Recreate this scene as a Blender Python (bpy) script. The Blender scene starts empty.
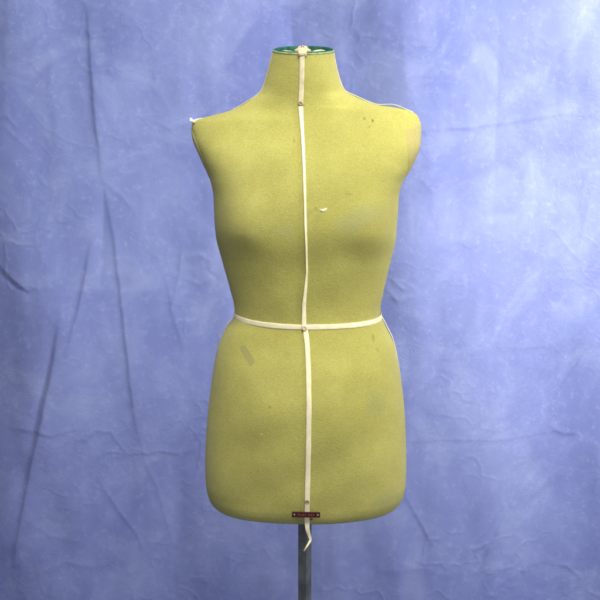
import bpy, math, random
import numpy as np
from mathutils import Vector
from mathutils.bvhtree import BVHTree

S = bpy.context.scene
COL = S.collection
R = math.radians
random.seed(4)

# ------------------------------------------------------------------ camera geometry
K = 0.00175            # metres per photo pixel on the plane of the form
D = 2.4
E = R(9.0)
ZC = 1.10
XC = (300 - 306) * K
CAM = np.array([XC, -D * math.cos(E), ZC + D * math.sin(E)])
FWD = np.array([0, math.cos(E), -math.sin(E)])
UP = np.array([0, math.sin(E), math.cos(E)])
RT = np.array([1.0, 0, 0])

def ray(px, py):
    return FWD * D + RT * (px - 300) * K + UP * (300 - py) * K

def at(px, py, Y=0.0):
    d = ray(px, py)
    t = (Y - CAM[1]) / d[1]
    return CAM + d * t

def proj(p):
    v = np.asarray(p) - CAM
    k = D / v.dot(FWD)
    return 300 + v.dot(RT) * k / K, 300 - v.dot(UP) * k / K

# ------------------------------------------------------------------ helpers
def pchip(xs, ys):
    xs = np.array(xs, float); ys = np.array(ys, float)
    h = np.diff(xs); d = np.diff(ys) / h
    m = np.zeros(len(xs))
    for i in range(1, len(xs) - 1):
        if d[i-1] * d[i] > 0:
            w1 = 2*h[i] + h[i-1]; w2 = h[i] + 2*h[i-1]
            m[i] = (w1 + w2) / (w1 / d[i-1] + w2 / d[i])
    m[0] = d[0]; m[-1] = d[-1]
    def f(x):
        x = np.clip(np.asarray(x, float), xs[0], xs[-1])
        i = np.clip(np.searchsorted(xs, x, side='right') - 1, 0, len(h) - 1)
        t = (x - xs[i]) / h[i]
        return ((1 + 2*t) * (1-t)**2 * ys[i] + t * (1-t)**2 * h[i] * m[i]
                + t*t*(3 - 2*t) * ys[i+1] + t*t*(t-1) * h[i] * m[i+1])
    return f

def smooth(a, b, x):
    t = np.clip((x - a) / (b - a), 0, 1)
    return t*t*(3 - 2*t)

def link(name, verts, faces, mat, parent=None, sm=True):
    me = bpy.data.meshes.new(name)
    me.from_pydata([tuple(map(float, v)) for v in verts], [], [tuple(map(int, f)) for f in faces])
    me.validate(); me.update()
    if sm:
        me.polygons.foreach_set('use_smooth', [True] * len(me.polygons))
    me.materials.append(mat)
    o = bpy.data.objects.new(name, me); COL.objects.link(o)
    if parent is not None: o.parent = parent
    return o

def fix_normals(o):
    import bmesh
    bm = bmesh.new(); bm.from_mesh(o.data)
    bmesh.ops.recalc_face_normals(bm, faces=bm.faces)
    bm.to_mesh(o.data); bm.free()

def grid_faces(nu, nv, close_u=False):
    f = []
    for j in range(nv - 1):
        for i in range(nu if close_u else nu - 1):
            a = j*nu + i; b = j*nu + (i+1) % nu
            f.append((a, b, b + nu, a + nu))
    return f

# ------------------------------------------------------------------ materials
def new_mat(name):
    m = bpy.data.materials.new(name); m.use_nodes = True
    nt = m.node_tree; b = nt.nodes['Principled BSDF']
    return m, nt, b

def N(nt, typ, **kw):
    n = nt.nodes.new(typ)
    for k, v in kw.items():
        if k.startswith('i_'): n.inputs[k[2:].replace('_', ' ')].default_value = v
        else: setattr(n, k, v)
    return n

def mathn(nt, op, a, b=None, c=None):
    n = nt.nodes.new('ShaderNodeMath'); n.operation = op
    for i, v in enumerate((a, b, c)):
        if v is None: continue
        if isinstance(v, (int, float)): n.inputs[i].default_value = v
        else: nt.links.new(v, n.inputs[i])
    return n.outputs[0]

def mixc(nt, fac, a, b, mode='MIX'):
    n = nt.nodes.new('ShaderNodeMix'); n.data_type = 'RGBA'; n.blend_type = mode
    for i, v in ((0, fac), (6, a), (7, b)):
        if isinstance(v, (int, float)): n.inputs[i].default_value = v
        elif isinstance(v, tuple): n.inputs[i].default_value = v if len(v) == 4 else (*v, 1)
        else: nt.links.new(v, n.inputs[i])
    return n.outputs[2]

def maprange(nt, v, a, b, c=0.0, d=1.0):
    n = nt.nodes.new('ShaderNodeMapRange'); n.interpolation_type = 'SMOOTHSTEP'
    nt.links.new(v, n.inputs[0])
    for i, x in zip((1, 2, 3, 4), (a, b, c, d)): n.inputs[i].default_value = x
    return n.outputs[0]

def noise(nt, vec, scale, detail=4, rough=.55, stretch=None, dist=0.0):
    if stretch:
        mp = N(nt, 'ShaderNodeMapping'); mp.inputs['Scale'].default_value = stretch
        nt.links.new(vec, mp.inputs[0]); vec = mp.outputs[0]
    n = N(nt, 'ShaderNodeTexNoise'); n.inputs['Scale'].default_value = scale
    n.inputs['Detail'].default_value = detail; n.inputs['Roughness'].default_value = rough
    n.inputs['Distortion'].default_value = dist
    nt.links.new(vec, n.inputs['Vector'])
    return n.outputs[0]

def plain(name, col, rough=.6, metal=0, var=.15, scale=60, bump=.0):
    m, nt, b = new_mat(name)
    tc = N(nt, 'ShaderNodeTexCoord').outputs['Object']
    nz = noise(nt, tc, scale)
    dark = tuple(c * (1 - var) for c in col); lite = tuple(min(1, c * (1 + var)) for c in col)
    nt.links.new(mixc(nt, maprange(nt, nz, .3, .7), dark, lite), b.inputs['Base Color'])
    b.inputs['Roughness'].default_value = rough; b.inputs['Metallic'].default_value = metal
    if bump:
        bp = N(nt, 'ShaderNodeBump'); bp.inputs['Strength'].default_value = bump
        bp.inputs['Distance'].default_value = .0006
        nt.links.new(noise(nt, tc, scale * 12), bp.inputs['Height'])
        nt.links.new(bp.outputs[0], b.inputs['Normal'])
    return m

def knit_material(name, base, stains=()):
    m, nt, b = new_mat(name)
    tc = N(nt, 'ShaderNodeTexCoord').outputs['Object']
    big = noise(nt, tc, 7, 4, .6)
    mid = noise(nt, tc, 42, 4, .65)
    rows = noise(nt, tc, 300, 4, .72, (1, 1, 3.0))
    cols = noise(nt, tc, 300, 2, .6, (2.6, 2.6, .5))
    fine = noise(nt, tc, 900, 2, .7)
    d = tuple(c * .86 for c in base); l = (base[0]*1.09, base[1]*1.09, base[2]*1.18)
    c = mixc(nt, maprange(nt, big, .34, .66), d, l)
    c = mixc(nt, maprange(nt, mid, .35, .7, 0, .34), c, (base[0]*.9, base[1]*.84, base[2]*.72))
    c = mixc(nt, maprange(nt, rows, .50, .34, 0, .50), c, (base[0]*.62, base[1]*.62, base[2]*.45))
    c = mixc(nt, maprange(nt, rows, .50, .66, 0, .42), c, (base[0]*1.25, base[1]*1.25, base[2]*1.6))
    c = mixc(nt, maprange(nt, fine, .54, .68, 0, .38), c, (base[0]*.6, base[1]*.58, base[2]*.4))
    sep = N(nt, 'ShaderNodeSeparateXYZ'); nt.links.new(tc, sep.inputs[0])
    front = maprange(nt, sep.outputs[1], -.02, 0.0, 1, 0)
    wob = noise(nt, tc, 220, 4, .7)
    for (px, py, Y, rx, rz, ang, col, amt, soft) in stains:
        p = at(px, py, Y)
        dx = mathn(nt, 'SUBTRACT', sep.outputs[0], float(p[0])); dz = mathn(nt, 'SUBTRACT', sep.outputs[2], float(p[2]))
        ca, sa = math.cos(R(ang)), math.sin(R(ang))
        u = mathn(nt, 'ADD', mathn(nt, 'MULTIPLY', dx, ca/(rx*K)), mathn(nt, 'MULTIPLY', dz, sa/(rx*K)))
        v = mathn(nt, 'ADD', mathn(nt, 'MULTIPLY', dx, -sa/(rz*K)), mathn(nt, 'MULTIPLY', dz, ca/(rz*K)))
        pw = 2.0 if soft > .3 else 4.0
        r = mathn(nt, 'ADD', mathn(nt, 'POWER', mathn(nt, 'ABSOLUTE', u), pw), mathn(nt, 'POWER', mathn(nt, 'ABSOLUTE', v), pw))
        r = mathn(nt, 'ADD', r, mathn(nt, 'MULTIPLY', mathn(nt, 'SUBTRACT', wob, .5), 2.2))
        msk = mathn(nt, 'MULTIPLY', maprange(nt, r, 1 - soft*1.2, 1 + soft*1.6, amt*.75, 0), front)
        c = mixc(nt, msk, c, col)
    nt.links.new(c, b.inputs['Base Color'])
    b.inputs['Roughness'].default_value = .92
    b.inputs['Specular IOR Level'].default_value = .15
    b.inputs['Sheen Weight'].default_value = .22
    b.inputs['Sheen Roughness'].default_value = .45
    b.inputs['Sheen Tint'].default_value = (.95, .95, .85, 1)
    h = mathn(nt, 'ADD', mathn(nt, 'MULTIPLY', rows, .6), mathn(nt, 'ADD', mathn(nt, 'MULTIPLY', cols, .35), mathn(nt, 'MULTIPLY', fine, .35)))
    h = mathn(nt, 'ADD', h, mathn(nt, 'MULTIPLY', mid, .5))
    bp = N(nt, 'ShaderNodeBump'); bp.inputs['Strength'].default_value = .75; bp.inputs['Distance'].default_value = .0016
    nt.links.new(h, bp.inputs['Height']); nt.links.new(bp.outputs[0], b.inputs['Normal'])
    return m

OL = (.460, .436, .113)
STAINS = [
    # px, py, depth, rx, rz (px), angle, colour, amount, softness
    (247, 357, -.10, 3.6, 9.5, 36, (.27, .255, .12), .65, .22),
    (252, 187, -.11, 3.5, 8.5, -6, (.36, .29, .06), .42, .55),
    (287, 356, -.11, 3.5, 4.5, 20, (.30, .28, .08), .30, .6),
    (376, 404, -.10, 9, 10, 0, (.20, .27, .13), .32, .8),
    (325, 380, -.11, 10, 6, 30, (.30, .27, .08), .16, .8),
    (365, 119, -.07, .9, 1.1, 0, (.12, .11, .05), .8, .5),
    (373.5, 121, -.07, 1.1, 1.3, 0, (.08, .07, .04), .9, .5),
    (370, 127, -.07, .9, .9, 0, (.12, .10, .05), .6, .5),
    (294, 141, -.09, 1.2, 2.2, 0, (.22, .24, .10), .6, .5),
    (349, 194.5, -.11, 3.5, 1.2, 0, (.25, .22, .06), .55, .6),
    (316, 210, -.12, 1.6, 2.2, 20, (.25, .22, .07), .5, .6),
    (318, 218, -.12, 2.6, 5, -30, (.30, .27, .08), .4, .7),
    (374, 341, -.09, 1.5, 3.5, 12, (.22, .20, .06), .65, .6),
    (378, 352, -.09, 1.2, 1.4, 0, (.22, .20, .06), .5, .6),
    (270, 407, -.12, 1.2, 1.3, 0, (.2, .17, .05), .6, .5),
    (262, 434, -.12, 1.2, .9, 0, (.7, .68, .45), .6, .5),
    (301, 519, -.11, 5, 6, 0, (.16, .20, .10), .45, .7),
    (385, 500, -.09, 14, 8, 25, (.34, .34, .18), .35, .8),
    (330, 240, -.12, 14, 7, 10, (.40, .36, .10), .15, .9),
    (286, 232, -.12, 8, 6, 0, (.36, .38, .22), .25, .9),
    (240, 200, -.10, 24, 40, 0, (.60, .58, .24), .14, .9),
    (300, 440, -.12, 60, 16, 8, (.44, .39, .10), .14, .9),
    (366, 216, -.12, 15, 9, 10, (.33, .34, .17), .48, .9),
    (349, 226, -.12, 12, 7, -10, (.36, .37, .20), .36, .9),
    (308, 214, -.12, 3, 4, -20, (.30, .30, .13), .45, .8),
    (345, 62, -.05, 3, 8, 0, (.3, .25, .08), .2, .9),
]
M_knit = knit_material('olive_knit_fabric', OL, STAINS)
M_plate = knit_material('arm_plate_fabric', (.44, .39, .135))
M_tape = plain('cream_cotton_tape', (.86, .78, .52), .85, 0, .07, 90, .7)
M_tape2 = plain('aged_cotton_tape', (.66, .58, .37), .85, 0, .15, 90, .7)
M_white = plain('white_padding', (.85, .84, .70), .9, 0, .08, 200, .7)
M_green = plain('dark_green_binding', (.022, .088, .062), .95, 0, .35, 150, .6)
M_green2 = plain('faded_green_edge', (.27, .37, .19), .8, 0, .25, 150, .6)
for g_ in (M_green, M_green2): g_.node_tree.nodes['Principled BSDF'].inputs['Specular IOR Level'].default_value = .1
M_cap = plain('cream_board', (.52, .46, .30), .8, 0, .2, 80, .4)
M_knob = plain('pale_wood', (.58, .48, .28), .6, 0, .2, 120, .3)
M_brass = plain('dull_brass', (.33, .26, .13), .6, .15, .3, 400, .3)
M_pin = plain('steel_pin', (.45, .43, .38), .35, .9, .2, 400)
M_brown = plain('rusty_brown_metal', (.22, .13, .05), .6, .4, .3, 400, .3)
M_red = plain('dark_red_enamel', (.065, .011, .008), .35, .0, .5, 700, .3)
M_letter = plain('worn_red_lettering', (.34, .075, .055), .5, 0, .6, 1100)
M_pole = plain('dark_grey_green_paint', (.150, .160, .150), .42, .2, .3, 30, .4)
M_thread = plain('brown_thread', (.28, .17, .08), .9, 0, .2, 400)

def backdrop_material():
    m, nt, b = new_mat('mottled_blue_muslin')
    tc = N(nt, 'ShaderNodeTexCoord').outputs['Object']
    big = noise(nt, tc, 1.9, 5, .62, (1, 1, .8), .4)
    mid = noise(nt, tc, 7.0, 5, .58, None, .8)
    sm = noise(nt, tc, 60, 5, .75)
    fine = noise(nt, tc, 420, 3, .8)
    speck = noise(nt, tc, 700, 2, .6)
    A = (.114, .143, .330); B = (.156, .190, .395)
    c = mixc(nt, maprange(nt, big, .36, .66), A, B)
    c = mixc(nt, maprange(nt, mid, .42, .70, 0, .42), c, (.24, .285, .475))
    c = mixc(nt, maprange(nt, mid, .46, .28, 0, .35), c, (.104, .130, .31))
    c = mixc(nt, maprange(nt, sm, .50, .74, 0, .16), c, (.42, .46, .72))
    patch = maprange(nt, noise(nt, tc, 5, 3), .5, .68)
    sp = mathn(nt, 'MULTIPLY', maprange(nt, speck, .58, .72, 0, .22), patch)
    c = mixc(nt, sp, c, (.62, .66, .86))
    c = mixc(nt, maprange(nt, fine, .38, .62, .14, 0), c, (.11, .13, .38))
    nt.links.new(c, b.inputs['Base Color'])
    b.inputs['Roughness'].default_value = .85
    b.inputs['Specular IOR Level'].default_value = .25
    b.inputs['Sheen Weight'].default_value = .25
    b.inputs['Sheen Roughness'].default_value = .4
    # small crumples
    mus = noise(nt, tc, 26, 7, .62, None, 1.2)
    rid = mathn(nt, 'ABSOLUTE', mathn(nt, 'SUBTRACT', mus, .5))
    rid = mathn(nt, 'MULTIPLY', mathn(nt, 'POWER', mathn(nt, 'SUBTRACT', 1.0, mathn(nt, 'MULTIPLY', rid, 3.0)), 6.0), .35)
    h = mathn(nt, 'ADD', mathn(nt, 'MULTIPLY', rid, maprange(nt, noise(nt, tc, 3.4, 3), .45, .65)), mathn(nt, 'MULTIPLY', sm, .12))
    h = mathn(nt, 'ADD', h, mathn(nt, 'MULTIPLY', fine, .10))
    bp = N(nt, 'ShaderNodeBump'); bp.inputs['Strength'].default_value = .22; bp.inputs['Distance'].default_value = .006
    nt.links.new(h, bp.inputs['Height']); nt.links.new(bp.outputs[0], b.inputs['Normal'])
    return m
M_back = backdrop_material()

# ------------------------------------------------------------------ the dress form
root = bpy.data.objects.new('dress_form', None); COL.objects.link(root)
root['label'] = 'olive green fabric dress form torso with cream tapes on a dark square pole'
root['category'] = 'dress form'

# silhouette rows (photo row on the form's plane) -> left / right edge
fL = pchip([51, 58, 76, 86, 92.5, 100, 109, 113, 117, 119.5, 122, 127, 137, 158.5, 178, 195, 221, 235, 263, 288, 307, 314, 320, 327, 338, 348, 380, 425, 460, 480, 492, 499, 503, 505.5, 507],
           [273, 271, 266, 263, 259, 249.5, 234, 222, 206, 197, 193, 191.5, 193, 201.7, 210, 213.6, 214.7, 216, 223, 230, 234.5, 235, 232, 226.5, 221, 217.5, 212, 207, 205.5, 206, 208, 211, 215, 220, 228])
fR = pchip([51, 58, 72, 82, 90, 96.7, 102, 105, 107, 109, 112, 117, 125, 143, 167, 182, 195, 211, 228, 235, 263, 293, 307, 313, 319, 327, 338, 351, 383, 421, 460, 480, 492, 499, 503, 505.5, 507],
           [334, 335, 338, 341, 345, 357, 370, 380, 394, 405, 413, 418.5, 420.5, 419.5, 410.5, 402, 398.6, 397.8, 396.4, 396, 390, 383, 380.5, 380.3, 383, 386.5, 392, 396, 401.5, 405, 406, 405.5, 403.5, 400, 396, 391, 383])
fDF = pchip([51, 75, 88, 100, 110, 121, 137, 160, 185, 205, 220, 236, 256, 280, 300, 315, 335, 365, 400, 440, 480, 497, 504, 507],
            [.052, .0535, .0545, .0560, .0590, .0655, .077, .098, .110, .1160, .1175, .1145, .1065, .0980, .093, .0915, .101, .117, .125, .126, .122, .117, .110, .098])
fDB = pchip([51, 90, 112, 130, 160, 220, 270, 315, 350, 400, 440, 480, 497, 504, 507],
            [.052, .055, .064, .075, .092, .098, .085, .075, .095, .120, .122, .115, .110, .104, .093])
fN = pchip([51, 86, 100, 113, 128, 150, 180, 215, 260, 315, 380, 507],
           [2.0, 1.95, 1.65, 1.52, 1.85, 2.6, 2.8, 2.4, 2.15, 2.1, 2.3, 2.35])
fCY = pchip([51, 110, 160, 300, 507], [-.002, .004, .006, 0, 0])
def softened(f, sg):
    xs = np.arange(40, 530, .5); k = np.exp(-(np.arange(-60, 61)*.5/sg)**2/2); k /= k.sum()
    ys = np.convolve(np.pad(f(xs), 60, mode='edge'), k, mode='valid')
    m = smooth(486, 494, xs); ys = ys*(1-m) + f(xs)*m       # the hem keeps its own rounding
    return lambda v: np.interp(v, xs, ys)
fDF, fDB, fN, fCY = softened(fDF, 6), softened(fDB, 6), softened(fN, 5), softened(fCY, 8)
TILT = math.tan(R(7.0))

def zrow(v):
    v = np.asarray(v, float)
    d2 = FWD[2]*D + UP[2]*(300 - v)*K
    d1 = FWD[1]*D + UP[1]*(300 - v)*K
    return CAM[2] + d2 * (-CAM[1]) / d1
def xscale(v):
    v = np.asarray(v, float)
    d1 = FWD[1]*D + UP[1]*(300 - v)*K
    return (-CAM[1]) / d1

def P(th, v):
    """surface of the torso: th=0 viewer's right, th=-90deg front"""
    th = np.asarray(th, float); v = np.asarray(v, float)
    s = xscale(v)
    xl = XC + (fL(v) - 300) * K * s; xr = XC + (fR(v) - 300) * K * s
    # keep the spine on x ~ 0 while the edges follow the outline
    cx = XC + (305 - 300) * K * s
    n = fN(v)
    c, sn = np.cos(th), np.sin(th)
    w = np.where(c > 0, xr - cx, cx - xl)
    x = cx + w * np.sign(c) * np.abs(c) ** (2/n)
    d = np.where(sn < 0, fDF(v), fDB(v))
    y = d * np.sign(sn) * np.abs(sn) ** (2/n)
    z = zrow(v) + 0*x
    fr = np.clip(-sn, 0, 1)
    for bx, rr in ((-.118, 226), (.116, 227)):
        dz = (zrow(rr) - z)
        sg = np.where(dz > 0, .036, .070)
        y = y - .0180 * fr**.35 * np.exp(-((x - bx)/.049)**2 - (dz/sg)**2)
    # belly: a soft roundness below the waist
    y = y - .005 * fr * np.exp(-((z - zrow(405))/.06)**2 - (x/.09)**2)
    k = smooth(112, 54, v)
    z = z + k * TILT * y
    # slight unevenness of a padded, hand covered surface
    y = y + .0009*np.sin(x*41 + z*23) * fr + .0007*np.sin(z*71 - x*33) * fr
    y = y + fCY(v)
    return np.stack(np.broadcast_arrays(x, y, z), -1)

NU = 220
vs = np.concatenate([np.linspace(51, 90, 40), np.linspace(90.5, 130, 110), np.linspace(131, 480, 260), np.linspace(480.8, 507, 50)])
ths = np.linspace(0, 2*math.pi, NU, endpoint=False)
V = P(ths[None, :], vs[:, None]).reshape(-1, 3)
F = grid_faces(NU, len(vs), True)
verts = list(V); nb = (len(vs) - 1) * NU
ring = V[-NU:]
cen = ring.mean(0)
for k in (.93, .8, .5, .12):
    base = len(verts)
    prev = nb
    for p in ring:
        q = cen + (p - cen) * k; q[2] = cen[2] - .0015
        verts.append(q)
    for i in range(NU):
        F.append((prev + i, prev + (i+1) % NU, base + (i+1) % NU, base + i))
    nb = base
F.append(tuple(nb + i for i in range(NU)))
F = [tuple(reversed(f)) for f in F]
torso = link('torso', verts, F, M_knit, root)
fix_normals(torso)
bvh = BVHTree.FromPolygons([Vector(v) for v in verts], F)

def hit(px, py):
    d = Vector(ray(px, py)).normalized()
    loc, nrm, idx, dist = bvh.ray_cast(Vector(CAM), d)
    if loc is None: return None, None
    if nrm.dot(d) > 0: nrm = -nrm
    return np.array(loc), np.array(nrm)

# ---- ribbons
def resample(pts, step=.003):
    pts = np.array(pts); seg = np.linalg.norm(np.diff(pts, axis=0), axis=1)
    s = np.concatenate([[0], np.cumsum(seg)])
    n = max(3, int(s[-1] / step))
    t = np.linspace(0, s[-1], n)
    return np.stack([np.interp(t, s, pts[:, i]) for i in range(pts.shape[1])], -1)

def ribbon(name, pts, nrms, widths, mat, thick=.0007, lift=.0007, twist=None, closed=False, parent=None):
    """flat woven tape with real thickness lying along pts"""
    pts = np.array(pts); nrms = np.array(nrms); n = len(pts)
    widths = np.broadcast_to(widths, (n,)) if np.ndim(widths) == 0 else np.array(widths)
    tan = np.roll(pts, -1, 0) - np.roll(pts, 1, 0)
    if not closed: tan[0] = pts[1] - pts[0]; tan[-1] = pts[-1] - pts[-2]
    tan /= np.linalg.norm(tan, axis=1)[:, None]
    vv = []; ns = 6
    for i in range(n):
        nn = nrms[i] / np.linalg.norm(nrms[i]); sd = np.cross(tan[i], nn); sd /= np.linalg.norm(sd)
        nn = np.cross(sd, tan[i])
        if twist is not None:
            a = twist[i]; sd, nn = sd*math.cos(a) + nn*math.sin(a), nn*math.cos(a) - sd*math.sin(a)
        hw = widths[i] / 2 * (1 + .025*math.sin(i*.47) + .03*math.sin(i*.21))
        c = pts[i] + nn * lift
        for k in range(ns + 1):
            u = -1 + 2*k/ns; vv.append(c + sd*hw*u + nn*(thick - .0003*abs(u)**3))
        for k in range(ns + 1):
            u = 1 - 2*k/ns; vv.append(c + sd*hw*u)
    m = 2*(ns + 1); ff = []
    for i in range(n if closed else n - 1):
        j = (i + 1) % n
        for k in range(m):
            ff.append((i*m + k, i*m + (k+1) % m, j*m + (k+1) % m, j*m + k))
    if not closed:
        ff.append(tuple(range(m))); ff.append(tuple((n-1)*m + k for k in reversed(range(m))))
    o = link(name, vv, ff, mat, parent or root); fix_normals(o)
    return o

def surf_path(pix, step=.003):
    p2 = resample(pix, 1.2)
    pts, nr = [], []
    for a in p2:
        l, n = hit(a[0], a[1])
        if l is not None: pts.append(l); nr.append(n)
    nr = np.array(nr); pts = np.array(pts)
    for _ in range(4):
        nr[1:-1] = (nr[:-2] + nr[1:-1]*2 + nr[2:]) / 4
    return pts, nr

PX = K
def tack(px, py, r, mat, name='tack', parent=None, lift=.0016, h=.0016):
    l, n = hit(px, py)
    n = Vector(n); l = Vector(l) + n * lift
    t = n.orthogonal().normalized(); bt = n.cross(t)
    vv, ff = [], []; S_ = 16
    prof = [(1.0, -.0012), (1.0, h*.35), (.86, h*.8), (.55, h*1.05), (.5, h*.8), (.2, h*.72)]
    for (rr, hh) in prof:
        for k in range(S_):
            a = 2*math.pi*k/S_
            vv.append(l + (t*math.cos(a) + bt*math.sin(a)) * r * rr + n*hh)
    ff = grid_faces(S_, len(prof), True)
    ff.append(tuple((len(prof)-1)*S_ + k for k in range(S_)))
    o = link(name, vv, ff, mat, parent or root); fix_normals(o); return o

# centre front tape, three lengths
pts, nr = surf_path([(302.3, 54.8), (301.8, 80), (300.8, 105)])
t1 = ribbon('centre_front_tape', pts, nr, 4.8*PX, M_tape2, lift=.0018)
tack(300.6, 103.6, .0042, M_brass, parent=t1)
pts, nr = surf_path([(300.8, 106.5), (301.4, 120), (302.6, 145), (303.6, 170), (304.3, 200), (304.8, 225), (305.6, 250), (306.0, 272), (304.8, 290), (303.6, 305), (304.0, 327.5)])
n_ = len(pts); u = np.linspace(0, 1, n_)
w = np.interp(u, [0, .12, .4, .7, .86, .95, 1], [4.4, 3.6, 3.0, 2.6, 3.6, 4.4, 4.4]) * PX
tw = np.interp(u, [0, .2, .5, .75, .9, 1], [0, .45, .7, .9, .3, 0])
t2 = ribbon('centre_front_tape', pts, nr, w, M_tape, lift=.0020, twist=tw)
tack(304.4, 328.4, .0046, M_knob, parent=t2, lift=.0032)
pts, nr = surf_path([(305.4, 330), (307.2, 345), (308.6, 375), (309.0, 405), (308.6, 440), (307.8, 475), (307.2, 500), (307.0, 521.5)])
pl = list(pts); nl = [np.array([n[0], n[1], max(n[2], -.35)]) for n in nr]
# loose end: leaves the hem, hangs, then folds over
e0 = pl[-1]
for (px, py, Y) in [(307.0, 525, e0[1]-.0010), (307.3, 529, e0[1]-.0006), (308.6, 534, -.112), (310.2, 538.5, -.108), (309.8, 541.0, -.109), (307.4, 545, -.113), (303.6, 551, -.116)]:
    pl.append(at(px, py, Y)); nl.append(np.array([.15, -1, .1]))
pp = np.array(pl)
k0 = len(pts)
ww = np.array([5.0*PX] * len(pl)); ww[0:4] = 4.6*PX
ww[k0:] = np.array([4.6, 4.2, 3.4, 2.6, 2.4, 1.9, 1.3]) * PX
t3 = ribbon('centre_front_tape', pp, np.array(nl), ww, M_tape, lift=.0020)
tack(307.0, 501.6, .0042, M_brass, parent=t3)
tack(311.2, 518.6, .0030, M_brown, lift=.0004)

# waist tape (full turn round the form)
th = np.linspace(0, 2*math.pi, 320, endpoint=False)
lo, hi = 314.5, 335.0
for _ in range(30):
    mid_ = (lo + hi)/2
    if proj(P(-math.pi/2, mid_))[1] < 327.2: lo = mid_
    else: hi = mid_
vf = (lo + hi)/2
def waist(th):
    fr = np.clip(-np.sin(th), 0, 1)
    side = np.cos(th)
    return 314.8 + side*.4 + (vf - 314.8) * fr**1.15 + np.where(side > 0, 1, -1)*np.sin(np.clip(fr*math.pi, 0, math.pi))*.5
wp = P(th, waist(th))
e1 = P(th + .01, waist(th)) - P(th - .01, waist(th)); e2 = P(th, waist(th) + 3) - P(th, waist(th) - 3)
wn = np.cross(e1, e2); wn /= np.linalg.norm(wn, axis=1)[:, None]
sgn = np.sign((wn * (wp - np.array([0, 0, 0]))*np.array([1, 1, 0])).sum(1)); wn *= sgn[:, None]
wn[:, 2] = wn[:, 2]*.3
ribbon('waist_tape', wp, wn, 5.3*PX, M_tape, lift=.0008, closed=True)

def p_path(name, ths_, vs_, wd, mat, lift=.0008, bulge=None, twist=None):
    ths_ = np.array(ths_); vs_ = np.array(vs_)
    p = P(ths_, vs_)
    a = P(ths_ + .02, vs_) - P(ths_ - .02, vs_); b = P(ths_, vs_ + .6) - P(ths_, vs_ - .6)
    n = np.cross(a, b); n /= np.linalg.norm(n, axis=1)[:, None]
    ax = p.copy(); ax[:, 0] -= 0; ax[:, 2] = 0; ax[:, 1] -= .01
    n *= np.sign((n*ax).sum(1))[:, None]
    for _ in range(3): n[1:-1] = (n[:-2] + n[1:-1]*2 + n[2:]) / 4
    if bulge is not None: p = p + n * np.array(bulge)[:, None]
    return ribbon(name, p, n, wd, mat, lift=lift, twist=twist)

# side seam tapes from waist to hem, standing slightly proud just under the waist
for side, thc in ((1, -.06), (-1, math.pi - .02)):
    v_ = np.linspace(316, 503, 80)
    bl = (.0022 if side > 0 else .0030)*np.exp(-((v_ - (330 if side > 0 else 323))/(16 if side > 0 else 6))**2) - (.0013 if side > 0 else .0016)
    tb = np.full(80, thc) + (.07 if side > 0 else 0)*smooth(350, 385, v_)
    p_path('side_seam_tape', tb, v_, 4.4*PX, M_tape, bulge=bl)
# shoulder and neck seam tapes
for side in (1, -1):
    if side > 0:
        v_ = np.concatenate([np.linspace(53, 90, 26), np.linspace(91, 104, 18), np.linspace(104.4, 112.5, 26)])
        th0 = -.12; bl = -.0008 + .0008*np.exp(-((v_ - 97)/4)**2) + .0042*np.exp(-((v_ - 107.0)/1.5)**2)
    else:
        v_ = np.concatenate([np.linspace(53, 92, 26), np.linspace(93, 110, 20)])
        th0 = math.pi + .05; bl = np.full(len(v_), -.0010) + .0010*np.exp(-((v_ - 103)/4)**2)
    p_path('shoulder_seam_tape', np.full(len(v_), th0) , v_, 4.2*PX, M_tape2, bulge=bl)
# raw end of the tape curling off the shoulder point on the viewer's left
b0 = P(math.pi + .05, 119.5); 
cur = [at(203, 119.0, b0[1]), at(197.5, 120.5, b0[1]-.002), at(193.5, 122.0, b0[1]-.004), at(191.2, 120.2, b0[1]-.004), at(190.8, 118.0, b0[1]-.003)]
ribbon('frayed_tape_end', np.array(cur), np.array([[-.3, -.8, .6]]*5), np.array([2.2, 3.4, 3.8, 3.2, 1.6])*PX, M_white, lift=.001)
cur = [at(196, 124.2, b0[1]-.008), at(193.2, 122.8, b0[1]-.009), at(191.4, 121.6, b0[1]-.008)]
ribbon('frayed_thread', np.array(cur), np.array([[-.3, -.8, .6]]*3), np.array([1.2, 1.5, .6])*PX, M_thread, lift=.001)

# arm plates: padded oval ends of the shoulders
def arm_plate(side, yc, ry, vc, rv):
    vv, ff = [], []; NR, NP = 12, 56
    def pt(r, ph):
        v = vc + rv*r*math.sin(ph)
        y = yc + ry*r*math.cos(ph) - (v - vc)*K*.15
        n = float(fN(v)); s = float(xscale(v))
        xl = XC + (float(fL(v)) - 300)*K*s; xr = XC + (float(fR(v)) - 300)*K*s
        d = float(fDF(v)) if y - float(fCY(v)) < 0 else float(fDB(v))
        q = min(abs(y - float(fCY(v)))/d, .97)
        cx = XC + 5*K*s; x = cx + side*((xr - cx) if side > 0 else (cx - xl))*(1 - q**n)**(1/n)
        dome = .0010 + .0012*(1 - r**4) + (0 if r < 1 else -.004)
        return (x + side*dome, y, float(zrow(v)))
    for i in range(NR + 1):
        for k in range(NP):
            vv.append(pt(max(.001, i/NR), 2*math.pi*k/NP))
    for k in range(NP):
        x, y, z = vv[NR*NP + k]; vv.append((x - side*.003, y, z))
    ff = grid_faces(NP, NR + 2, True)
    ff.append(tuple(range(NP)))
    o = link('arm_plate', vv, ff, M_plate, root); fix_normals(o)
    # cord round the edge
    ed = [np.array(vv[NR*NP + k]) for k in range(NP)]
    tube('arm_plate_cord', ed, .0011, M_knit, o, closed=True)
    return o

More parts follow.
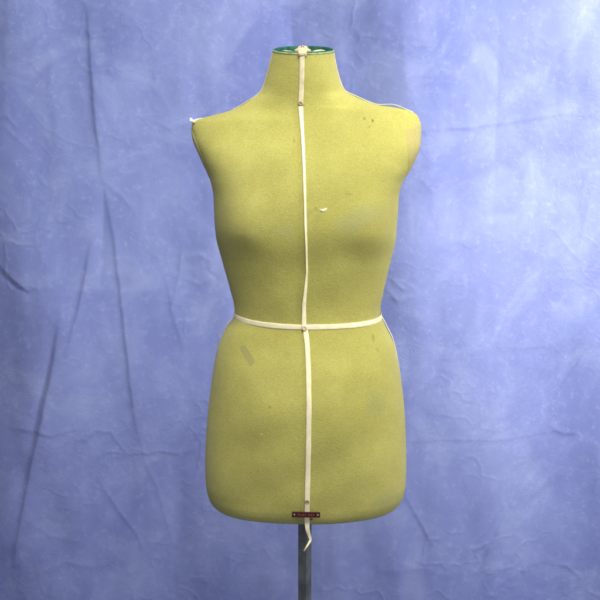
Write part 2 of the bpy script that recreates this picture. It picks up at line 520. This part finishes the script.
def tube(name, pts, r, mat, parent, closed=False, seg=8):
    pts = np.array(pts); n = len(pts)
    tan = np.roll(pts, -1, 0) - np.roll(pts, 1, 0)
    if not closed: tan[0] = pts[1]-pts[0]; tan[-1] = pts[-1]-pts[-2]
    vv = []
    rr = np.broadcast_to(r, (n,))
    for i in range(n):
        t = tan[i]/np.linalg.norm(tan[i]); ref = np.array([1., .02, .03]) if abs(t[0]) < .9 else np.array([0, 0, 1.])
        a = np.cross(t, ref); a /= np.linalg.norm(a); b = np.cross(t, a)
        if closed:   # stable frame for rings
            c = pts[i] - pts.mean(0); c -= t*c.dot(t); a = c/np.linalg.norm(c); b = np.cross(t, a)
        for k in range(seg):
            an = 2*math.pi*k/seg; vv.append(pts[i] + rr[i]*(a*math.cos(an) + b*math.sin(an)))
    ff = []
    for i in range(n if closed else n-1):
        j = (i+1) % n
        for k in range(seg): ff.append((i*seg+k, i*seg+(k+1) % seg, j*seg+(k+1) % seg, j*seg+k))
    if not closed:
        ff.append(tuple(range(seg))); ff.append(tuple((n-1)*seg+k for k in reversed(range(seg))))
    o = link(name, vv, ff, mat, parent); fix_normals(o); return o

arm_plate(1, .006, .056, 150, 31)
arm_plate(-1, .022, .054, 153, 29)

# neck opening: faded outer edge, dark green lining, cream board, wooden knob
thn = np.linspace(0, 2*math.pi, 120, endpoint=False)
rim = P(thn, np.full(120, 51.0))
rc = rim.mean(0)
nax = np.array([0, -math.sin(R(7)), math.cos(R(7))])
edge = tube('neck_edge_binding', rim*1.0 + nax*.0002 + (rc - rim)*.02, .0019, M_green2, root, closed=True, seg=12)
# dark green lining wall
prof = [(1.0, .0008), (.975, .0026), (.925, .0038), (.895, .0012), (.885, -.006), (.88, -.013)]
vv = []
for (k, h) in prof:
    vv += list(rc + (rim - rc)*k + nax*h)
link_o = link('neck_lining', vv, grid_faces(120, len(prof), True), M_green, root); fix_normals(link_o)
vv = []
for (k, h) in [(.885, -.0115), (.84, -.0075), (.55, -.0035), (.2, -.003), (.01, -.003)]:
    vv += list(rc + (rim - rc)*k + nax*h)
ff = grid_faces(120, 5, True); ff.append(tuple(4*120 + i for i in range(120)))
cap = link('neck_board', vv, ff, M_cap, root); fix_normals(cap)
# folded paper-like scraps of lining lying over the front edge
for (a0, a1, up) in ((-2.60, -1.95, .0020), (-1.28, -.60, .0036)):
    aa = np.linspace(a0, a1, 18)
    p = P(aa, np.full(18, 51.0)); p = rc + (p - rc)*.88 + nax*(.0012 + up*np.sin(np.linspace(.3, 2.9, 18)))[:, None]
    ribbon('lining_scrap', p, np.array([[0, -.6, 1]]*18), .0050, M_tape2, lift=.0)
# knob: a turned stub with a shoulder
kb = rc + (P(-math.pi/2 - .05, 51.0) - rc)*.52
kb[0] = at(302.6, 50, 0)[0]
prof = [(.0145, -.006), (.0145, .0035), (.0130, .0055), (.0105, .0068), (.0088, .0078), (.0082, .0095), (.0068, .0108), (.0045, .0114), (.0005, .0116)]
vv = []
for (r_, h) in prof:
    for k in range(32):
        a = 2*math.pi*k/32; vv.append(kb + np.array([r_*math.cos(a), r_*math.sin(a)*.8, 0]) + nax*h)
ff = grid_faces(32, len(prof), True); ff.append(tuple((len(prof)-1)*32 + k for k in range(32)))
knob = link('neck_knob', vv, ff, M_knob, root); fix_normals(knob)
pc = kb + nax*.0100 + np.array([0, -.0055, -.001])
a_ = np.linspace(0, 2*math.pi, 16, endpoint=False)
tube('pin', [pc + np.array([.0022*math.cos(q), -.001, .0022*math.sin(q)]) for q in a_], .0007, M_pin, knob, closed=True, seg=6)
# fold of the tape over the front edge up to the knob
l0, n0 = hit(302.3, 56.0)
f1 = rc + (P(-math.pi/2 - .05, 51.0) - rc)*1.0; 
pa = [l0 + np.array([0, -.001, 0]), f1 + np.array([0, -.0030, .001]), f1 + np.array([0, -.0005, .0042]), kb + np.array([0, -.012, .003])]
for q in pa: q[0] = at(302.4, 55, 0)[0]
pa = resample(pa, .002)
nn = np.array([[0, -1, .25]]*len(pa)); nn[len(pa)//2:] = [0, -.3, 1]
ribbon('tape_fold', pa, nn, 8.0*PX, M_knob, lift=.0006, thick=.0010)

# loose padding showing through a small tear
l, n = hit(323, 210.5)
n = Vector(n); t = n.cross(Vector((0, 0, 1))).normalized(); b_ = n.cross(t)
if t.x < 0: t = -t
if b_.z < 0: b_ = -b_
out = [(-3.6, .6), (-3.0, 1.5), (-1.2, 1.4), (.8, 2.1), (2.8, 3.0), (4.0, 2.6), (3.4, 1.0), (2.8, -.6), (1.7, -1.0), (.6, -2.2), (-.8, -1.9), (-2.0, -.8)]
vv = [Vector(l) + n*.0009 + b_*.0004]
for (a, c) in out: vv.append(Vector(l) + n*(.0007 + .0004*math.sin(a*2)) + t*a*PX*.95 + b_*c*PX*.75)
m0 = len(out)
for (a, c) in out: vv.append(Vector(l) - n*.0006 + t*a*PX*1.0 + b_*c*PX*.8)
ff = [(0, 1 + k, 1 + (k+1) % m0) for k in range(m0)] + [(1+k, 1+m0+k, 1+m0+(k+1) % m0, 1+(k+1) % m0) for k in range(m0)]
o = link('torn_padding', vv, ff, M_tape, root); fix_normals(o)

# name plate: thin red enamelled strip over the tape, brass rivets at both ends
def plate_box(name, cxp, cyp, wpx, hpx, off, th_, mat, parent, ang=-1.0, bev=True):
    l, n = hit(306, 513.5)
    n = Vector((0, n[1], n[2])).normalized(); t = Vector((1, 0, 0)); b_ = t.cross(n); 
    if b_.z < 0: b_ = -b_
    a = R(ang); t, b_ = t*math.cos(a) - b_*math.sin(a)*-1, b_*math.cos(a) - t*math.sin(a)
    c = Vector(l) + n*off + t*(cxp*PX) + b_*(cyp*PX)
    import bmesh
    bm = bmesh.new(); bmesh.ops.create_cube(bm, size=1)
    for v in bm.verts:
        p = v.co.copy(); v.co = c + t*(p.x*wpx*PX) + b_*(p.y*hpx*PX) + n*(p.z*th_)
    if bev: bmesh.ops.bevel(bm, geom=bm.edges[:], offset=th_*.3, segments=2, affect='EDGES')
    bmesh.ops.recalc_face_normals(bm, faces=bm.faces)
    me = bpy.data.meshes.new(name); bm.to_mesh(me); bm.free(); me.materials.append(mat)
    o = bpy.data.objects.new(name, me); COL.objects.link(o); o.parent = parent
    return o, c, n, t, b_
npl, c, n, t, b_ = plate_box('name_plate', 0, 0, 26.8, 5.0, .0040, .0012, M_red, root)
npl['label'] = 'dark red plate with worn lettering'
for sx in (-1, 1):
    vv = []; cc = c + t*(sx*11.4*PX) + n*.0006
    for (r_, h) in [(.0019, 0), (.0018, .0006), (.0010, .0011), (.0001, .0012)]:
        for k in range(14):
            a = 2*math.pi*k/14; vv.append(cc + (t*math.cos(a) + b_*math.sin(a))*r_ + n*h)
    ff = grid_faces(14, 4, True)
    o = link('rivet', vv, ff, M_brass, npl); fix_normals(o)
import bmesh
# worn raised strokes, as far as they can be made out, and a dark centre mark
bm = bmesh.new()
for (x0, y0, w_, h_) in [(-7.6, 0, .6, 2.1), (-6.8, .7, 1.1, .6), (-6.8, -.1, 1.0, .5), (-5.2, 0, .6, 2.1), (-4.5, -.8, 1.1, .5), (-2.9, 0, .6, 2.1), (-2.2, .8, 1.1, .5), (-2.2, 0, .9, .5), (-2.2, -.8, 1.1, .5),
                         (-.6, .2, .6, 1.7), (2.2, 0, .6, 2.1), (3.0, .75, .9, .5), (3.4, 0, .5, 2.0), (4.7, 0, .6, 2.1), (5.5, .8, 1.0, .5), (5.5, -.8, 1.0, .5), (6.9, 0, .6, 2.0), (7.5, .1, .8, .6)]:
    r_ = bmesh.ops.create_cube(bm, size=1)
    for v in r_['verts']:
        p = v.co.copy(); v.co = c + t*((x0 + p.x*w_)*PX) + b_*((y0 + p.y*h_)*PX) + n*(.0007 + p.z*.0006)
me = bpy.data.meshes.new('lettering'); bm.to_mesh(me); bm.free(); me.materials.append(M_letter)
o = bpy.data.objects.new('lettering', me); COL.objects.link(o); o.parent = npl

# pole: square tube, turned so two faces show
px0 = at(304.8, 540, -.0)[0]
zt = float(zrow(507)) + .01
ang = R(-32); hs = 14.6*K/2/(math.cos(R(32)) + math.sin(R(32)))
vv = []; rad = .0022
cor = []
for (sx, sy) in ((1, 1), (-1, 1), (-1, -1), (1, -1)):
    for k in range(5):
        a0 = {(1, 1): 0, (-1, 1): 90, (-1, -1): 180, (1, -1): 270}[(sx, sy)] + k*22.5
        cor.append((sx*(hs - rad) + rad*math.cos(R(a0)), sy*(hs - rad) + rad*math.sin(R(a0))))
zs = np.linspace(zt, 0.012, 60)
for z in zs:
    for (x, y) in cor:
        vv.append((px0 + x*math.cos(ang) - y*math.sin(ang), .0 + x*math.sin(ang) + y*math.cos(ang), z))
m0 = len(cor)
ff = grid_faces(m0, len(zs), True); ff.append(tuple(range(m0))); ff.append(tuple((len(zs)-1)*m0 + k for k in range(m0)))
pole = link('pole', vv, ff, M_pole, root, sm=False); fix_normals(pole)
# socket collar under the torso
vv = []
for (r_, z) in [(.030, zt - .006), (.030, zt - .013), (.020, zt - .016), (.0185, zt - .020)]:
    for k in range(32):
        a = 2*math.pi*k/32; vv.append((px0 + r_*math.cos(a), r_*math.sin(a), z))
o = link('pole_collar', vv, grid_faces(32, 4, True), M_pole, root); fix_normals(o)

# ------------------------------------------------------------------ hung cloth
YB = 0.72
def hashn(ix, iy, s):
    h = np.sin(ix*127.1 + iy*311.7 + s*74.7) * 43758.5453
    return h - np.floor(h)
def vnoise(x, y, s=0):
    ix, iy = np.floor(x), np.floor(y); fx, fy = x - ix, y - iy
    fx = fx*fx*fx*(fx*(fx*6-15)+10); fy = fy*fy*fy*(fy*(fy*6-15)+10)
    a, b, c, d = hashn(ix, iy, s), hashn(ix+1, iy, s), hashn(ix, iy+1, s), hashn(ix+1, iy+1, s)
    return (a + (b-a)*fx)*(1-fy) + (c + (d-c)*fx)*fy - .5
def fbm(x, y, o=4, s=0):
    r, a = 0, 1
    for i in range(o): r = r + a*vnoise(x*2**i, y*2**i, s+i); a *= .5
    return r

KB = K * (D + YB) / D      # metres per photo pixel at the cloth, roughly
def uax(a, b):
    return np.array([(p) for p in np.linspace(a, b, 1)])
us = np.concatenate([np.linspace(-420, -20, 60, endpoint=False), np.linspace(-20, 620, 640), np.linspace(624, 1020, 60)])
vs_ = np.concatenate([np.linspace(-230, -20, 36, endpoint=False), np.linspace(-20, 640, 600), np.linspace(646, 1500, 130)])
U, W = np.meshgrid(us, vs_)

def crease(U, W, pts, width, amp, side=0.0):
    """raised crease along a polyline; amp fades in and out; side adds a step to one flank"""
    pts = np.array(pts, float)
    R_ = width*9 + 3
    win = (U > pts[:, 0].min() - R_) & (U < pts[:, 0].max() + R_) & (W > pts[:, 1].min() - R_) & (W < pts[:, 1].max() + R_)
    out = np.zeros(U.shape); U = U[win]; W = W[win]
    best = np.full(U.shape, 1e9); T = np.zeros(U.shape); SG = np.zeros(U.shape)
    seg = np.linalg.norm(np.diff(pts, axis=0), axis=1); tot = seg.sum(); acc = 0
    for (a, b, L) in zip(pts[:-1], pts[1:], seg):
        dx, dy = (b - a)/L
        t = (U - a[0])*dx + (W - a[1])*dy; tc = np.clip(t, 0, L)
        ex, ey = U - a[0] - tc*dx, W - a[1] - tc*dy
        d = np.hypot(ex, ey)
        m = d < best
        best = np.where(m, d, best); T = np.where(m, (acc + tc)/tot, T)
        SG = np.where(m, (ex*dy - ey*dx), SG); acc += L
    env = np.sin(np.clip(T, 0, 1)*math.pi)**.5
    h = np.exp(-(best/width)**1.4)
    if side: h = h + side*np.exp(-(best/(width*4))**2)*np.tanh(SG/width)
    out[win] = amp*env*h
    return out

H = np.zeros(U.shape)       # millimetres, positive towards the camera
Uw = U + 10*fbm(U/90, W/140, 3, 5)
# broad hanging drape
H += 38*np.sin((Uw + W*.03)/62.0 + .6) * (.55 + .45*np.sin(W/260.0 + 1))
H += 17*np.sin((Uw - W*.10)/33.0 + 2.0) * (.5 + .8*vnoise(U/160, W/240, 9))
H += 34*fbm(U/150, W/330, 3, 21) + 6*fbm(U/50, W/170, 3, 31)
# crumpled small relief, stronger in patches
pt_ = smooth(-.12, .35, fbm(U/120 + 3, W/120, 3, 41))
rg = np.abs(fbm(U/34, W/30, 3, 51)); H += 1.0*pt_*np.exp(-(rg/.05)**1.2)*smooth(-.1,.25,fbm(U/70+9,W/60,2,43))
rg = np.abs(fbm((U+W*.6)/40, (W-U*.5)/22, 3, 61)); H += .7*(1-pt_)*np.exp(-(rg/.05)**1.2)*smooth(0,.3,fbm(U/80,W/60+4,2,47))
H += .35*fbm(U/14, W/11, 3, 71)
C = [
 ([(96, -15), (99, 40), (102, 100), (108, 158)], 2.2, 4.5, .9),
 ([(108, 156), (116, 210), (122, 262), (128, 330), (133, 390), (138, 425)], 2.0, 4.0, .8),
 ([(109, 160), (106, 200), (102, 265)], 3.0, -7, .3),
 ([(109, 158), (125, 172), (140, 190)], 2.2, 2.6, 0),
 ([(96, 215), (90, 245), (78, 300), (68, 332)], 2.2, 5.5, .9),
 ([(66, 284), (58, 330), (42, 400), (24, 470), (6, 555)], 2.4, 5.5, 1.0),
 ([(60, 300), (50, 345), (33, 410)], 3.0, -5, 0),
 ([(0, 98), (16, 93), (28, 108)], 1.8, 3.0, .3), ([(0, 108), (14, 103), (30, 118), (44, 130)], 2.0, 2.2, 0),
 ([(0, 232), (18, 252), (34, 264), (48, 258)], 2.0, 4.0, .5), ([(4, 246), (22, 262), (38, 268)], 1.6, -3, 0),
 ([(44, 150), (54, 162), (62, 158)], 1.8, 2.4, 0),
 ([(8, 404), (36, 407), (52, 412), (82, 404)], 2.0, 3.2, .4), ([(36, 407), (44, 398), (50, 390)], 1.6, 2.4, 0),
 ([(60, 418), (84, 418), (94, 409), (110, 412), (124, 436), (150, 434)], 1.8, 2.6, .3),
 ([(140, 437), (156, 433), (176, 437), (196, 432)], 2.0, 3.0, .4), ([(96, 440), (106, 432), (120, 434)], 1.6, 2.6, 0),
 ([(92, 452), (112, 490), (132, 520), (142, 545)], 1.8, 2.2, .3), ([(138, 432), (154, 470), (172, 540)], 1.8, 1.6, .3),
 ([(166, 250), (176, 300), (184, 330)], 2.2, 2.6, .5), ([(186, 214), (178, 262), (168, 305)], 2.2, 2.6, .5),
 ([(158, 99), (176, 108), (196, 98), (210, 104)], 1.8, 2.6, .2), ([(162, 110), (180, 102), (190, 96)], 1.6, 2.0, 0),
 ([(186, 236), (200, 232), (214, 240)], 1.8, 2.6, 0), ([(184, 256), (200, 262), (216, 254)], 1.8, 2.6, 0), ([(206, 246), (220, 260)], 1.6, -2.4, 0),
 ([(410, 108), (432, 107), (468, 104), (500, 101), (560, 92), (600, 95)], 1.8, 2.6, .7),
 ([(446, 104), (470, 106), (488, 98)], 1.8, 2.4, 0),
 ([(418, 152), (432, 168), (452, 158)], 1.8, 2.4, 0), ([(412, 172), (426, 160), (440, 162)], 1.6, 2.0, 0),
 ([(386, 262), (398, 276), (420, 268)], 2.0, 3.2, .2), ([(392, 254), (404, 264), (414, 258)], 1.8, 3.0, 0),
 ([(492, -10), (494, 40), (493, 110), (492, 190), (490, 260)], 3.4, -3.6, 0),
 ([(500, 325), (528, 327), (560, 325)], 1.8, 2.2, .4), ([(602, 318), (580, 352), (558, 388)], 2.0, 4.0, .8),
 ([(550, 200), (572, 228), (590, 244)], 1.8, 1.6, .2), ([(596, 150), (588, 190), (580, 240)], 3, 2.6, .4),
 ([(404, 420), (450, 418), (510, 420), (560, 414), (604, 420)], 1.6, 1.6, .5), ([(556, 408), (572, 418), (588, 417)], 1.8, 3.2, .3),
 ([(588, 417), (572, 440), (558, 462), (540, 482)], 2.2, 5.0, .8), ([(552, 444), (528, 474), (508, 508), (496, 536), (488, 560)], 2.0, 5.0, .9),
 ([(476, 536), (490, 532), (500, 522)], 1.6, 2.4, 0), ([(506, 568), (498, 584), (486, 605)], 2.0, 5.0, .8),
 ([(410, 478), (424, 505), (440, 534)], 1.8, 2.6, .5), ([(560, 556), (580, 560), (596, 575)], 2.0, 3.0, .3),
 ([(500, 580), (540, 556), (566, 552)], 3.0, 3.0, .3), ([(380, 560), (430, 556), (460, 566)], 3.0, 2.4, .2),
 ([(292, -10), (294, 30), (293, 60)], 4, -5, 0), ([(62, -10), (60, 60), (64, 130)], 5, 3, .3), ([(18, -10), (16, 70), (10, 140)], 5, 3, .3),
 ([(180, -10), (184, 60), (190, 110)], 5, 2, .3), ([(216, 60), (210, 160)], 4, 1.5, .3), ([(400, -10), (402, 50), (410, 96)], 5, 2.4, .3),
 ([(30, 560), (60, 548), (90, 556), (120, 548)], 3, 2.4, .2), ([(20, 500), (46, 520), (80, 528)], 3, 2.0, .2),
]
Uc = U + 1.2*fbm(U/20, W/20, 2, 81)
for (p, w_, a_, s_) in C: H += crease(Uc, W, p, w_*1.5, a_*(.60 if abs(p[0][0]-p[-1][0]) < abs(p[0][1]-p[-1][1]) else .50), s_)
# path of the cloth: straight down, then sweeping forward over the ground
Sd = (W + 230) * KB                     # distance along the cloth from its top
ZTOP = at(300, -230, YB)[2]
rs = .20; Lv = ZTOP - rs - .004
ph = np.clip((Sd - Lv)/rs, 0, math.pi/2)
yy = YB - rs*(1 - np.cos(ph)) - np.clip(Sd - Lv - rs*math.pi/2, 0, None)
zz = np.where(Sd < Lv, ZTOP - Sd, .004 + rs*(1 - np.sin(ph)))
fade = np.where(Sd > Lv + .2, .25, 1.0)
Hm = H*.001*(1 - .6*smooth(Lv - .05, Lv + .15, Sd))
ny, nz = -np.cos(ph), np.sin(ph)
X = (U - 306)*KB; Yc = yy + ny*Hm; Zc = zz + nz*(Hm )+ .02*smooth(1.2, 1.57, ph)
nu, nv = len(us), len(vs_)
co = np.stack([X, Yc, Zc], -1).reshape(-1, 3)
ii = np.arange(nv - 1)[:, None]*nu + np.arange(nu - 1)[None, :]
fa = np.stack([ii, ii + nu, ii + nu + 1, ii + 1], -1).reshape(-1, 4)
me = bpy.data.meshes.new('backdrop_cloth')
me.vertices.add(len(co)); me.vertices.foreach_set('co', co.ravel())
me.loops.add(fa.size); me.loops.foreach_set('vertex_index', fa.ravel().astype(np.int32))
me.polygons.add(len(fa)); me.polygons.foreach_set('loop_start', np.arange(0, fa.size, 4, dtype=np.int32))
me.polygons.foreach_set('loop_total', np.full(len(fa), 4, dtype=np.int32))
me.update(calc_edges=True); me.validate()
me.polygons.foreach_set('use_smooth', [True]*len(me.polygons))
me.materials.append(M_back)
bd = bpy.data.objects.new('backdrop_cloth', me); COL.objects.link(bd)
bd['label'] = 'creased mottled blue cloth hanging as a backdrop behind the dress form'
bd['category'] = 'backdrop'

# ------------------------------------------------------------------ light
w = bpy.data.worlds.new('World'); S.world = w; w.use_nodes = True
bg = w.node_tree.nodes['Background']; bg.inputs[0].default_value = (1.0, .985, .94, 1); bg.inputs[1].default_value = .23

def area(name, loc, target, size, power, col, size_y=None, spread=180):
    l = bpy.data.lights.new(name, 'AREA'); l.energy = power; l.color = col
    l.shape = 'RECTANGLE'; l.size = size; l.size_y = size_y or size; l.spread = R(spread)
    o = bpy.data.objects.new(name, l); COL.objects.link(o); o.location = loc
    o.rotation_euler = (Vector(target) - Vector(loc)).to_track_quat('-Z', 'Y').to_euler()
    return o
area('overhead_softbox', (.20, -1.15, 3.25), (0, -.1, 1.1), 1.2, 78, (1, .985, .94), 1.0)
area('side_softbox', (1.75, -.55, 1.75), (.80, .72, 1.42), .6, 27, (1.0, .96, .88), .9, 84)
area('front_fill', (.35, -2.9, 2.2), (0, 0, 1.15), 1.2, 17, (1, .98, .95))  # unseen fill lamp, added to lift the darker sides of the torso

cam = bpy.data.cameras.new('camera'); co_ = bpy.data.objects.new('camera', cam); COL.objects.link(co_)
co_.location = CAM; co_.rotation_euler = (math.pi/2 - E, 0, 0)
cam.sensor_width = 36; cam.lens = 36 * D / (600*K); cam.clip_end = 100; cam.clip_start = .05
S.camera = co_
S.view_settings.view_transform = 'Standard'; S.view_settings.look = 'None'
S.view_settings.exposure = 0; S.view_settings.gamma = 1
S.render.engine = 'CYCLES'
